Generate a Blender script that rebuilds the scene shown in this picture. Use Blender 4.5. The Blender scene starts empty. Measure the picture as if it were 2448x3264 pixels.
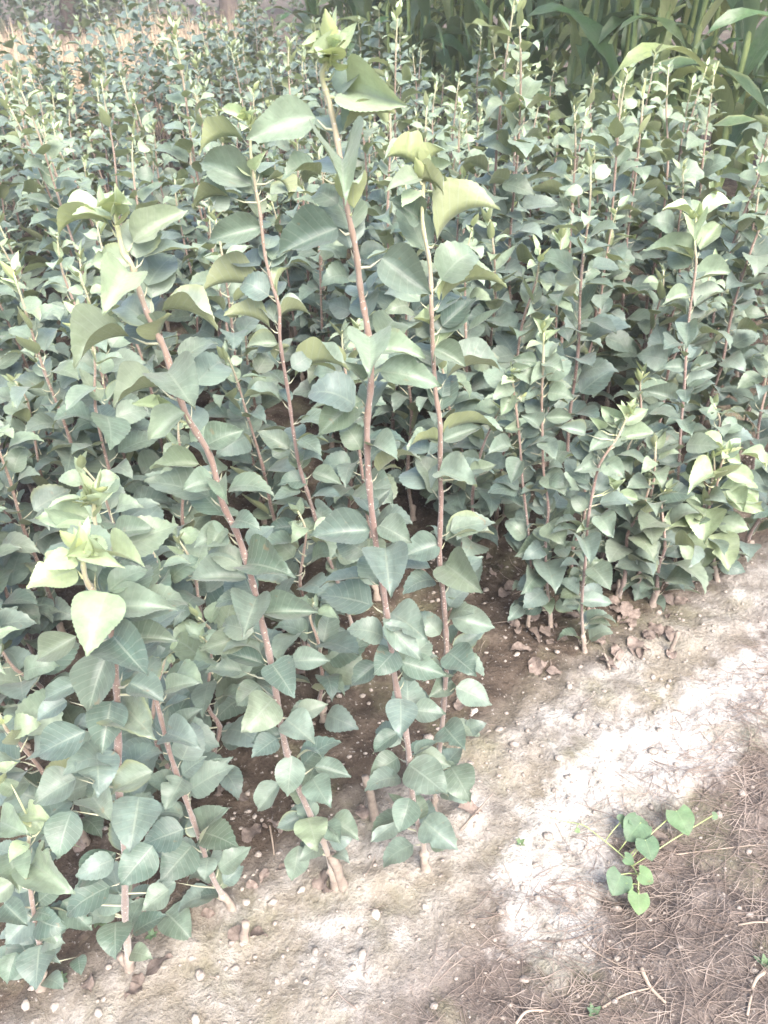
import bpy, bmesh, math, random
from mathutils import Vector, Matrix, noise
R = math.radians
rng = random.Random(11)
sc = bpy.context.scene
COL = sc.collection

# ------------------------------------------------------------------ camera
PITCH, ROLL, FPX, CAMZ = R(37), R(-3), 774.0, 1.4
fw = Vector((0, math.cos(PITCH), -math.sin(PITCH)))
up0 = Vector((0, math.sin(PITCH), math.cos(PITCH)))
rt = Vector((1, 0, 0)) * math.cos(ROLL) + up0 * math.sin(ROLL)
upv = -Vector((1, 0, 0)) * math.sin(ROLL) + up0 * math.cos(ROLL)
EYE = Vector((0, 0, CAMZ))
cd = bpy.data.cameras.new('camera'); cam = bpy.data.objects.new('camera', cd); COL.objects.link(cam)
cd.sensor_fit = 'VERTICAL'; cd.sensor_height = 36; cd.lens = FPX / 1024 * 36
cd.clip_start = 0.02; cd.clip_end = 500
cam.matrix_world = Matrix((( rt.x, upv.x, -fw.x, 0), (rt.y, upv.y, -fw.y, 0), (rt.z, upv.z, -fw.z, CAMZ), (0, 0, 0, 1)))
cd.dof.use_dof = True; cd.dof.focus_distance = 1.05; cd.dof.aperture_fstop = 14.0
sc.camera = cam

# ------------------------------------------------------------------ sky, sun, exposure
SUN_EL, SUN_AZ = R(50), R(155)          # azimuth from +Y, clockwise positive
w = bpy.data.worlds.new('World'); sc.world = w; w.use_nodes = True
nt = w.node_tree; bg = nt.nodes['Background']
sky = nt.nodes.new('ShaderNodeTexSky'); sky.sky_type = 'NISHITA'; sky.sun_disc = False
sky.sun_elevation = SUN_EL; sky.sun_rotation = SUN_AZ
sky.air_density = 1.0; sky.dust_density = 4.0; sky.ozone_density = 1.0
nt.links.new(sky.outputs[0], bg.inputs[0]); bg.inputs[1].default_value = 0.11
sd = bpy.data.lights.new('sun', 'SUN'); sun = bpy.data.objects.new('sun', sd); COL.objects.link(sun)
sd.energy = 1.5; sd.angle = R(40); sd.color = (1.0, 0.95, 0.91)
sun.rotation_euler = (Vector((math.sin(SUN_AZ) * math.cos(SUN_EL), math.cos(SUN_AZ) * math.cos(SUN_EL), math.sin(SUN_EL)))).to_track_quat('Z', 'Y').to_euler()
sc.view_settings.view_transform = 'Standard'; sc.view_settings.look = 'None'
sc.view_settings.exposure = 2.5; sc.view_settings.gamma = 1.0
sc.render.engine = 'CYCLES'
sc.cycles.use_denoising = True
sc.cycles.max_bounces = 7; sc.cycles.diffuse_bounces = 3; sc.cycles.transmission_bounces = 4; sc.cycles.glossy_bounces = 2

# ------------------------------------------------------------------ picture coordinates of the photograph -> points in the place
TILE = {1: (0, 0), 2: (1224, 0), 3: (0, 800), 4: (1224, 800), 5: (0, 1600), 6: (1224, 1600), 7: (0, 2400), 8: (1224, 2400)}
def px(t, x, y): return TILE[t][0] + x * 0.7378, TILE[t][1] + y * 0.7378
def ray(x, y):
    k = 768 / 2448
    return fw + rt * ((x * k - 384) / FPX) - upv * ((y * k - 512) / FPX)
def on_z(p, z=0.0):
    d = ray(*p); return EYE + d * ((z - CAMZ) / d.z)
def on_y(p, y):
    d = ray(*p); return EYE + d * (y / d.y)
def project(P):
    v = P - EYE; z = v.dot(fw)
    if z < 0.05: return None
    return 384 + FPX * v.dot(rt) / z, 512 - FPX * v.dot(upv) / z, z

# field edge: the line where saplings stop and the bare strip begins
E0, E1 = Vector((-0.70, 0.58)), Vector((1.10, 1.72))
ED = (E1 - E0).normalized(); EN = Vector((-ED.y, ED.x))
def edge(x, y): return (Vector((x, y)) - E0).dot(EN)      # >0 inside the field

# ------------------------------------------------------------------ node helpers
def mat(name):
    m = bpy.data.materials.new(name); m.use_nodes = True
    n = m.node_tree; return m, n, n.nodes['Principled BSDF']
def N(n, t, **kw):
    o = n.nodes.new(t)
    for k, v in kw.items():
        if k == 'op': o.operation = v
        else: setattr(o, k, v)
    return o
def L(n, a, b): n.links.new(a, b)
def val(n, op, a, b=None):
    o = N(n, 'ShaderNodeMath', op=op)
    for i, s in enumerate((a, b)):
        if s is None: continue
        if isinstance(s, (int, float)): o.inputs[i].default_value = s
        else: L(n, s, o.inputs[i])
    return o.outputs[0]
def mix(n, f, a, b):
    o = N(n, 'ShaderNodeMix', data_type='RGBA')
    for i, s in ((0, f), (6, a), (7, b)):
        if isinstance(s, (int, float)): o.inputs[i].default_value = s
        elif isinstance(s, tuple): o.inputs[i].default_value = (*s, 1)
        else: L(n, s, o.inputs[i])
    return o.outputs[2]
def ramp(n, f, stops):
    o = N(n, 'ShaderNodeValToRGB'); e = o.color_ramp.elements
    while len(e) < len(stops): e.new(0.5)
    for q, (p, c) in zip(e, stops): q.position = p; q.color = (*c, 1) if isinstance(c, tuple) else (c, c, c, 1)
    L(n, f, o.inputs[0]); return o.outputs[0]
def noise_tex(n, scale, detail=4, rough=0.6, vec=None, dist=0.0):
    o = N(n, 'ShaderNodeTexNoise'); o.inputs['Scale'].default_value = scale; o.inputs['Detail'].default_value = detail
    o.inputs['Roughness'].default_value = rough; o.inputs['Distortion'].default_value = dist
    if vec: L(n, vec, o.inputs['Vector'])
    return o.outputs['Fac']
def bump(n, h, s, d, b):
    o = N(n, 'ShaderNodeBump'); o.inputs['Strength'].default_value = s; o.inputs['Distance'].default_value = d
    L(n, h, o.inputs['Height']); L(n, o.outputs[0], b.inputs['Normal'])

# ------------------------------------------------------------------ materials
def leaf_material(name, mature_a, mature_b, young, under, under_young, vein, trans=0.28, rough=0.5):
    m, n, b = mat(name)
    oi = N(n, 'ShaderNodeObjectInfo'); sep = N(n, 'ShaderNodeSeparateColor'); L(n, oi.outputs['Color'], sep.inputs[0])
    youth, rnd = sep.outputs[0], sep.outputs[1]
    uv = N(n, 'ShaderNodeUVMap'); su = N(n, 'ShaderNodeSeparateXYZ'); L(n, uv.outputs[0], su.inputs[0])
    geo = N(n, 'ShaderNodeNewGeometry')
    ax = val(n, 'ABSOLUTE', val(n, 'SUBTRACT', su.outputs[0], 0.5))
    mid = val(n, 'LESS_THAN', ax, 0.022)
    fr = val(n, 'FRACT', val(n, 'SUBTRACT', val(n, 'MULTIPLY', su.outputs[1], 8.5), val(n, 'MULTIPLY', ax, 3.2)))
    side = val(n, 'LESS_THAN', val(n, 'ABSOLUTE', val(n, 'SUBTRACT', fr, 0.5)), 0.07)
    veins = val(n, 'MAXIMUM', mid, val(n, 'MULTIPLY', side, 0.55))
    n1 = noise_tex(n, 60, 5, 0.65, geo.outputs['Position'])
    n2 = noise_tex(n, 9, 3, 0.6, geo.outputs['Position'])
    col = mix(n, rnd, mature_a, mature_b)
    col = mix(n, youth, col, young)
    col = mix(n, val(n, 'MULTIPLY', val(n, 'POWER', sep.outputs[2], 4.0), 0.38), col, (0.17, 0.19, 0.085))
    blot = ramp(n, n1, [(0.35, 0.0), (0.75, 1.0)])
    hs = N(n, 'ShaderNodeHueSaturation'); L(n, col, hs.inputs['Color'])
    L(n, val(n, 'ADD', 0.78, val(n, 'MULTIPLY', blot, 0.5)), hs.inputs['Value'])
    dust = val(n, 'MULTIPLY', ramp(n, n2, [(0.45, 0.0), (0.75, 1.0)]), 0.28)
    col = mix(n, dust, hs.outputs[0], (0.20, 0.21, 0.19))
    col = mix(n, val(n, 'MULTIPLY', veins, 0.42), col, vein)
    spot = ramp(n, noise_tex(n, 70, 2, 0.5, geo.outputs['Position'], 0.8), [(0.70, 0.0), (0.76, 1.0)])
    col = mix(n, val(n, 'MULTIPLY', spot, 0.5), col, (0.20, 0.13, 0.07))
    rim = val(n, 'MULTIPLY', ramp(n, ax, [(0.36, 0.0), (0.5, 1.0)]), val(n, 'GREATER_THAN', rnd, 0.955))
    col = mix(n, val(n, 'MULTIPLY', rim, 0.6), col, (0.24, 0.26, 0.12))
    un = mix(n, youth, under, under_young)
    un = mix(n, val(n, 'MULTIPLY', veins, 0.5), un, vein)
    col = mix(n, geo.outputs['Backfacing'], col, un)
    L(n, col, b.inputs['Base Color'])
    b.inputs['Roughness'].default_value = rough; b.inputs['Specular IOR Level'].default_value = 0.5
    b.inputs['Sheen Weight'].default_value = 0.12; b.inputs['Sheen Roughness'].default_value = 0.5
    bump(n, val(n, 'SUBTRACT', val(n, 'MULTIPLY', n1, 0.6), veins), 0.6, 0.004, b)
    tr = N(n, 'ShaderNodeBsdfTranslucent')
    tcol = mix(n, youth, mix(n, 0.5, under, (0.22, 0.27, 0.08)), (0.46, 0.52, 0.20))
    L(n, tcol, tr.inputs[0])
    ms = N(n, 'ShaderNodeMixShader'); ms.inputs[0].default_value = trans
    L(n, b.outputs[0], ms.inputs[1]); L(n, tr.outputs[0], ms.inputs[2])
    L(n, ms.outputs[0], n.nodes['Material Output'].inputs[0])
    return m
M_LEAF = leaf_material('apple_leaf', (0.058, 0.098, 0.080), (0.140, 0.190, 0.168), (0.40, 0.50, 0.29),
                       (0.155, 0.175, 0.10), (0.34, 0.39, 0.18), (0.24, 0.28, 0.22), trans=0.22, rough=0.47)
M_MAIZE = leaf_material('maize_leaf', (0.030, 0.085, 0.022), (0.070, 0.120, 0.055), (0.20, 0.24, 0.10),
                        (0.12, 0.17, 0.09), (0.3, 0.32, 0.15), (0.10, 0.15, 0.07), trans=0.2, rough=0.42)
def petiole_material():
    m, n, b = mat('petiole_skin')
    oi = N(n, 'ShaderNodeObjectInfo'); sep = N(n, 'ShaderNodeSeparateColor'); L(n, oi.outputs['Color'], sep.inputs[0])
    L(n, mix(n, sep.outputs[0], (0.27, 0.27, 0.19), (0.42, 0.45, 0.22)), b.inputs['Base Color'])
    b.inputs['Roughness'].default_value = 0.6; b.inputs['Sheen Weight'].default_value = 0.3
    return m
M_PET = petiole_material()
def stem_material():
    m, n, b = mat('young_bark')
    uv = N(n, 'ShaderNodeUVMap'); su = N(n, 'ShaderNodeSeparateXYZ'); L(n, uv.outputs[0], su.inputs[0])
    tc = N(n, 'ShaderNodeTexCoord'); n1 = noise_tex(n, 60, 4, 0.65, tc.outputs['Object'])
    n2 = noise_tex(n, 260, 2, 0.5, tc.outputs['Object'])
    c = ramp(n, su.outputs[1], [(0.0, (0.30, 0.25, 0.20)), (0.12, (0.145, 0.105, 0.088)), (0.45, (0.160, 0.100, 0.082)), (0.80, (0.23, 0.165, 0.12)), (0.90, (0.32, 0.30, 0.19)), (1.0, (0.40, 0.43, 0.22))])
    c = mix(n, val(n, 'MULTIPLY', ramp(n, n1, [(0.42, 0.0), (0.75, 1.0)]), 0.4), c, (0.29, 0.25, 0.225))
    c = mix(n, val(n, 'GREATER_THAN', n2, 0.66), c, (0.44, 0.38, 0.33))
    L(n, c, b.inputs['Base Color']); b.inputs['Roughness'].default_value = 0.65
    b.inputs['Sheen Weight'].default_value = 0.25
    bump(n, n1, 0.5, 0.002, b)
    return m
M_STEM = stem_material()
def rough_material(name, stops, scale, detail=6, bs=0.6, bd=0.004, rough=0.9):
    m, n, b = mat(name)
    tc = N(n, 'ShaderNodeTexCoord'); f = noise_tex(n, scale, detail, 0.65, tc.outputs['Object'])
    oi = N(n, 'ShaderNodeObjectInfo')
    c = ramp(n, f, stops); hs = N(n, 'ShaderNodeHueSaturation'); L(n, c, hs.inputs['Color'])
    L(n, val(n, 'ADD', 0.75, val(n, 'MULTIPLY', oi.outputs['Random'], 0.5)), hs.inputs['Value'])
    L(n, hs.outputs[0], b.inputs['Base Color']); b.inputs['Roughness'].default_value = rough
    bump(n, f, bs, bd, b); return m
M_ROOT = rough_material('dusty_rootstock_bark', [(0.3, (0.17, 0.135, 0.11)), (0.7, (0.31, 0.26, 0.215))], 55)
M_STONE = rough_material('field_stone', [(0.3, (0.22, 0.19, 0.16)), (0.7, (0.38, 0.34, 0.295))], 3)
M_CLOD = rough_material('soil_crumb', [(0.3, (0.12, 0.10, 0.085)), (0.7, (0.30, 0.265, 0.23))], 300)
M_DEAD = rough_material('withered_leaf', [(0.3, (0.085, 0.063, 0.052)), (0.7, (0.20, 0.16, 0.135))], 6)
M_STRAW = rough_material('dry_straw', [(0.3, (0.20, 0.155, 0.12)), (0.7, (0.36, 0.295, 0.23))], 18)
M_MAT = rough_material('straw_mat', [(0.3, (0.10, 0.075, 0.062)), (0.5, (0.20, 0.16, 0.135)), (0.72, (0.38, 0.32, 0.27))], 14)
M_STALK = rough_material('maize_stalk_skin', [(0.3, (0.10, 0.15, 0.05)), (0.7, (0.22, 0.26, 0.11))], 9, bs=0.2)
M_DRY = rough_material('dry_grass_blades', [(0.3, (0.30, 0.23, 0.15)), (0.7, (0.50, 0.40, 0.29))], 3)
M_BARK = rough_material('far_tree_bark', [(0.3, (0.07, 0.055, 0.045)), (0.7, (0.14, 0.11, 0.09))], 8)
M_WEED = leaf_material('bindweed_leaf', (0.085, 0.15, 0.08), (0.07, 0.13, 0.085), (0.13, 0.22, 0.08), (0.14, 0.2, 0.1), (0.2, 0.3, 0.1), (0.16, 0.24, 0.12), rough=0.6)
M_FAR = leaf_material('far_tree_leaf', (0.045, 0.075, 0.045), (0.06, 0.09, 0.06), (0.1, 0.14, 0.06), (0.08, 0.11, 0.06), (0.1, 0.14, 0.06), (0.06, 0.09, 0.05))

def ground_material():
    m, n, b = mat('soil')
    at = N(n, 'ShaderNodeAttribute'); at.attribute_name = 'zone'; sp = N(n, 'ShaderNodeSeparateColor'); L(n, at.outputs['Color'], sp.inputs[0])
    geo = N(n, 'ShaderNodeNewGeometry'); P = geo.outputs['Position']
    big, mid, fine = noise_tex(n, 3.2, 5, 0.6, P, 0.4), noise_tex(n, 17, 6, 0.65, P), noise_tex(n, 110, 5, 0.7, P)
    pale = ramp(n, mid, [(0.32, (0.15, 0.135, 0.115)), (0.45, (0.235, 0.215, 0.190)), (0.62, (0.40, 0.38, 0.35))])
    pale = mix(n, ramp(n, big, [(0.36, 0.8), (0.58, 0.0)]), pale, (0.215, 0.185, 0.135))
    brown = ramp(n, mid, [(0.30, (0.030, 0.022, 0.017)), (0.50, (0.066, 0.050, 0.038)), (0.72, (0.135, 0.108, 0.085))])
    mauve = ramp(n, mid, [(0.30, (0.085, 0.068, 0.060)), (0.55, (0.150, 0.124, 0.108)), (0.72, (0.25, 0.215, 0.19))])
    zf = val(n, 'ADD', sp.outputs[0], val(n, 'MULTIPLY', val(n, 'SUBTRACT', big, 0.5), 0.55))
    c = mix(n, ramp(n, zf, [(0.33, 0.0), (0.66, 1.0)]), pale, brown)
    c = mix(n, ramp(n, val(n, 'ADD', sp.outputs[1], val(n, 'MULTIPLY', val(n, 'SUBTRACT', mid, 0.5), 0.5)), [(0.3, 0.0), (0.7, 1.0)]), c, mauve)
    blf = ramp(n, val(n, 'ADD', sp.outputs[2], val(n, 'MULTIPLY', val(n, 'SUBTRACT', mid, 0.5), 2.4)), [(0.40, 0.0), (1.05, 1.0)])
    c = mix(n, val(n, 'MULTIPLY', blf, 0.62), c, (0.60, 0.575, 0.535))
    moss = val(n, 'MULTIPLY', ramp(n, noise_tex(n, 5.5, 4, 0.6, P), [(0.52, 0.0), (0.66, 0.5)]), 1.0)
    c = mix(n, moss, c, (0.17, 0.165, 0.10))
    c = mix(n, ramp(n, fine, [(0.30, 0.55), (0.48, 0.0)]), c, (0.085, 0.07, 0.056))
    c = mix(n, ramp(n, fine, [(0.60, 0.0), (0.72, 0.7)]), c, (0.46, 0.435, 0.40))
    L(n, c, b.inputs['Base Color']); b.inputs['Roughness'].default_value = 0.95; b.inputs['Specular IOR Level'].default_value = 0.2
    h = val(n, 'ADD', val(n, 'MULTIPLY', mid, 1.0), val(n, 'MULTIPLY', fine, 0.5))
    bump(n, h, 1.0, 0.02, b)
    return m
M_SOIL = ground_material()

# ------------------------------------------------------------------ object helpers
def link(name, me, parent=None, mats=None):
    o = bpy.data.objects.new(name, me); COL.objects.link(o)
    if parent: o.parent = parent
    if mats and me is not None and not me.materials:
        for m in mats: me.materials.append(m)
    return o
def tag(o, label, cat, group=None, kind=None):
    if label: o['label'] = label
    if cat: o['category'] = cat
    if group: o['group'] = group
    if kind: o['kind'] = kind
    return o
def root(name, loc, label, cat, group=None, rz=0.0):
    o = bpy.data.objects.new(name, None); COL.objects.link(o); o.empty_display_size = 0.05
    o.location = loc; o.rotation_euler = (0, 0, rz); return tag(o, label, cat, group)
def mesh(name, V, F, mats=(), uv=None, mi=None, smooth=True):
    me = bpy.data.meshes.new(name); me.from_pydata(V, [], F)
    for m in mats: me.materials.append(m)
    if uv:
        ul = me.uv_layers.new(name='UVMap'); buf = []
        for f in F:
            for i in f: buf += uv[i]
        ul.data.foreach_set('uv', buf)
    if mi: me.polygons.foreach_set('material_index', mi)
    if smooth: me.polygons.foreach_set('use_smooth', [True] * len(F))
    me.update(); return me
def tube(pts, rad, ns=7, cap=True, V=None, F=None, uv=None, wob=0.0, rg=None):
    V = [] if V is None else V; F = [] if F is None else F; uv = [] if uv is None else uv
    b0 = len(V); n = len(pts); ref = Vector((0.3, 1, 0.1))
    for i, p in enumerate(pts):
        d = (pts[min(i + 1, n - 1)] - pts[max(i - 1, 0)]).normalized()
        if abs(d.dot(ref.normalized())) > 0.95: ref = Vector((1, 0, 0.2))
        a = d.cross(ref).normalized(); c = d.cross(a)
        for k in range(ns):
            t = 2 * math.pi * k / ns; r = rad[i] * (1 + (rg.uniform(-wob, wob) if rg else 0))
            V.append(tuple(p + a * (math.cos(t) * r) + c * (math.sin(t) * r))); uv.append((k / ns, i / (n - 1)))
    for i in range(n - 1):
        for k in range(ns):
            q = b0 + i * ns; F.append((q + k, q + (k + 1) % ns, q + ns + (k + 1) % ns, q + ns + k))
    if cap:
        F.append(tuple(range(b0 + ns - 1, b0 - 1, -1))); F.append(tuple(b0 + (n - 1) * ns + k for k in range(ns)))
    return V, F, uv
def spline(ctrl, per=6):
    out = []; n = len(ctrl)
    for i in range(n - 1):
        p0, p1, p2, p3 = ctrl[max(i - 1, 0)], ctrl[i], ctrl[i + 1], ctrl[min(i + 2, n - 1)]
        for j in range(per):
            t = j / per
            out.append(0.5 * ((2 * p1) + (p2 - p0) * t + (2 * p0 - 5 * p1 + 4 * p2 - p3) * t * t + (3 * p1 - p0 - 3 * p2 + p3) * t ** 3))
    out.append(ctrl[-1].copy()); return out

# ------------------------------------------------------------------ leaf blades
def outline(t):
    if not 0 < t < 1: return 0.0
    a = math.sin(math.pi * t ** 0.70) ** 0.78
    return a * (1 - 0.30 * t ** 2) * 1.06 * (1 if t < 0.86 else 1 - 0.35 * math.sin((t - 0.86) / 0.14 * math.pi))
def blade(nu, nv, arch, fold, ripple, twist, serr, rg, width=0.62, droop=0.0, bite=False):
    """unit leaf, base at origin, tip on +Y, upper face +Z. arch lifts the middle, droop bends the tip below the chord"""
    V, uv, F = [], [], []
    ph, ph2, fq = rg.uniform(0, 6.28), rg.uniform(0, 6.28), rg.uniform(9, 14)
    bt, bs_, bd_ = rg.uniform(.35, .9), rg.choice((-1, 1)), rg.uniform(.25, .6)
    yy, zz, ang = 0.0, 0.0, arch
    spine = [(0.0, 0.0)]
    for i in range(nu):
        t = (i + 0.5) / nu; a = arch * (1 - 2 * t) - droop * t * t
        yy += math.cos(a) / nu; zz += math.sin(a) / nu; spine.append((yy, zz))
    ty, tz = spine[-1]
    if droop == 0:
        s = math.hypot(ty, tz); th = math.atan2(tz, ty)
        spine = [((y * math.cos(th) + z * math.sin(th)) / s, (z * math.cos(th) - y * math.sin(th)) / s) for y, z in spine]
    for i in range(nu + 1):
        t = i / nu; hw = outline(t) * width / 2
        y, z = spine[i]
        tw = twist * (t - 0.3)
        for j in range(nv + 1):
            u = -1 + 2 * j / nv; x = u * hw
            if abs(u) == 1 and 0 < i < nu: x *= 1 + (serr if i % 2 else -serr); yo = 0.4 / nu * (1 if i % 2 else 0)
            else: yo = 0
            if bite and u * bs_ > 0: x *= 1 - abs(u) ** 2 * bd_ * math.exp(-((t - bt) / .055) ** 2)
            zo = fold * abs(u) ** 1.3 * hw + ripple * u * u * math.sin(fq * t + (ph if u > 0 else ph2)) * (0.3 + t) * width
            if nv > 2: zo += 0.012 * width * math.sin((8.5 * t - 1.6 * abs(u)) * 6.283) * abs(u) * (1 - abs(u) ** 4)
            V.append((x * math.cos(tw) - zo * math.sin(tw), y + yo, z + zo * math.cos(tw) + x * math.sin(tw)))
            uv.append((0.5 + u / 2, t))
    for i in range(nu):
        for j in range(nv):
            a = i * (nv + 1) + j; F.append((a, a + 1, a + nv + 2, a + nv + 1))
    return V, F, uv
def weld(me, d=1e-5):
    bm = bmesh.new(); bm.from_mesh(me); bmesh.ops.remove_doubles(bm, verts=bm.verts, dist=d); bm.to_mesh(me); bm.free(); me.update(); return me
def strip_petiole(V, F, uv, mi, pts, r, ns=4):
    """petiole whose last ring closes on the blade base so that leaf and petiole are one skin"""
    rad = [r * (1.25 if i == 0 else 1.0) for i in range(len(pts))]; rad[-1] = 1e-7
    f0 = len(F); tube(pts, rad, ns, False, V, F, uv); mi += [1] * (len(F) - f0)

# shared leaves: origin on the stem, petiole first, +Y outwards, +Z up
SHARED = {}
def shared_leaf(kind, lod, rg):
    nu, nv = ((18, 4) if lod == 0 else (8, 2))
    p = dict(flat=(0.15, 0.28, 0.030, 0.3, 0.30), droop=(0.25, 0.25, 0.035, 0.3, 0.95), arch=(0.45, 0.30, 0.040, 0.4, 1.35), up=(-0.10, 0.45, 0.02, 0.2, -0.15))[kind]
    V, F, uv = blade(nu, nv, p[0], p[1] * rg.uniform(.6, 1.4), p[2] * rg.uniform(.7, 1.6), p[3] * rg.uniform(-1, 1), 0.03, rg, rg.uniform(0.56, 0.72) * (0.66 if kind == 'up' else 1), p[4] * rg.uniform(.8, 1.25))
    el = dict(flat=R(18), droop=R(25), arch=R(38), up=R(58))[kind]
    pe = 0.30 if kind != 'up' else 0.12
    b = Vector((0, pe * math.cos(R(48)), pe * math.sin(R(48)))); rot = Matrix.Rotation(el * rg.uniform(.6, 1.2), 3, 'X')
    V = [tuple(rot @ Vector(v) + b) for v in V]; mi = [0] * len(F)
    strip_petiole(V, F, uv, mi, [Vector((0, 0, 0)), b * 0.5 + Vector((0, 0.03, -0.012)), b], 0.014, 4 if lod == 0 else 3)
    return weld(mesh('leaf', V, F, (M_LEAF, M_PET), uv, mi))
lrg = random.Random(5)
for kind, cnt in (('flat', 5), ('droop', 7), ('arch', 6), ('up', 4)):
    for lod in (0, 1):
        SHARED[kind, lod] = [shared_leaf(kind, lod, lrg) for _ in range(cnt)]

def stem_mesh(pts, r0, r1, ns=7, rg=None):
    n = len(pts); rad = [r0 + (r1 - r0) * (i / (n - 1)) ** 0.9 for i in range(n)]
    for i in range(1, n - 1):
        if i % 3 == 0: rad[i] *= 1.22
    V, F, uv = tube(pts, rad, ns, True, wob=0.05, rg=rg)
    return mesh('stem', V, F, (M_STEM,), uv)
def root_mesh(p0, d, r, h, rg, end=0.55):
    pts = [p0 + d * (h * t) + Vector((rg.uniform(-1, 1), rg.uniform(-1, 1), 0)) * r * 0.22 for t in (-0.35, 0, 0.3, 0.6, 0.85, 1.0)]
    rad = [r * 1.35, r * 1.25, r * 1.0, r * 0.95, r * 1.12, r * end]
    V, F, uv = tube(pts, rad, 9, True, wob=0.2, rg=rg)
    return mesh('rootstock', V, F, (M_ROOT,), uv)

# ------------------------------------------------------------------ ground
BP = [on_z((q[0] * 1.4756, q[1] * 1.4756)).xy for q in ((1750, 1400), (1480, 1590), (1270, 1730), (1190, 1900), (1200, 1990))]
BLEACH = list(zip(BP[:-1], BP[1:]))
def zone(x, y):
    e = edge(x, y); s = (Vector((x, y)) - E0).dot(ED)
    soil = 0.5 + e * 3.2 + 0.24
    lit = 0.0
    # the litter strip in the near right corner
    d = -e - 0.31 + 0.14 * (s - 1.2)
    lit = 0.5 + d * 3.2
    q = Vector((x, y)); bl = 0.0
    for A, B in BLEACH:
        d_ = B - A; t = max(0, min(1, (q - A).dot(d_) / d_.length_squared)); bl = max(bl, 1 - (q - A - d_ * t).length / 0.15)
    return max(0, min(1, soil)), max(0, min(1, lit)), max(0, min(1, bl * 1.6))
def ground_h(x, y):
    e = edge(x, y); d = math.hypot(x, y - 0.8)
    h = 0.0
    if d < 14:
        k = 1 if d < 4 else max(0, 1 - (d - 4) / 10)
        P = Vector((x, y, 0.3))
        h += 0.020 * noise.fractal(P * 3.1, 0.9, 2.1, 4) * k
        c = noise.noise(P * 17); h += 0.015 * max(-0.2, c) * k
        h += 0.0085 * max(-.3, noise.noise(P * 38)) * k + 0.004 * noise.noise(P * 75) * k
    h += 0.02 * (1 / (1 + math.exp(-max(-20, min(20, e * 14)))) - 0.5)
    return h
def axis(lo, hi, f0, f1, step, grow):
    a = []; x = f0
    while x < f1: a.append(x); x += step
    s = step; q = f1
    while q < hi: a.append(q); s *= grow; q += s
    a.append(hi); s = step * grow; q = f0 - s
    while q > lo: a.insert(0, q); s *= grow; q -= s
    a.insert(0, lo); return a
xs = axis(-60, 60, -1.4, 1.7, 0.0125, 1.13); ys = axis(-30, 70, 0.35, 2.3, 0.0125, 1.09)
V = [(x, y, ground_h(x, y)) for y in ys for x in xs]; nx = len(xs)
F = [(j * nx + i, j * nx + i + 1, (j + 1) * nx + i + 1, (j + 1) * nx + i) for j in range(len(ys) - 1) for i in range(nx - 1)]
gm = mesh('ground', V, F, (M_SOIL,))
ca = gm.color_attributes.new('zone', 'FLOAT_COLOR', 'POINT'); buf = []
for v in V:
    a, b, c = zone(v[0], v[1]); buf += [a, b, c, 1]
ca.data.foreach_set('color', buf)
ground = link('ground', gm); ground['kind'] = 'structure'; ground['label'] = 'bare pale soil strip and brown field earth'

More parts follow.
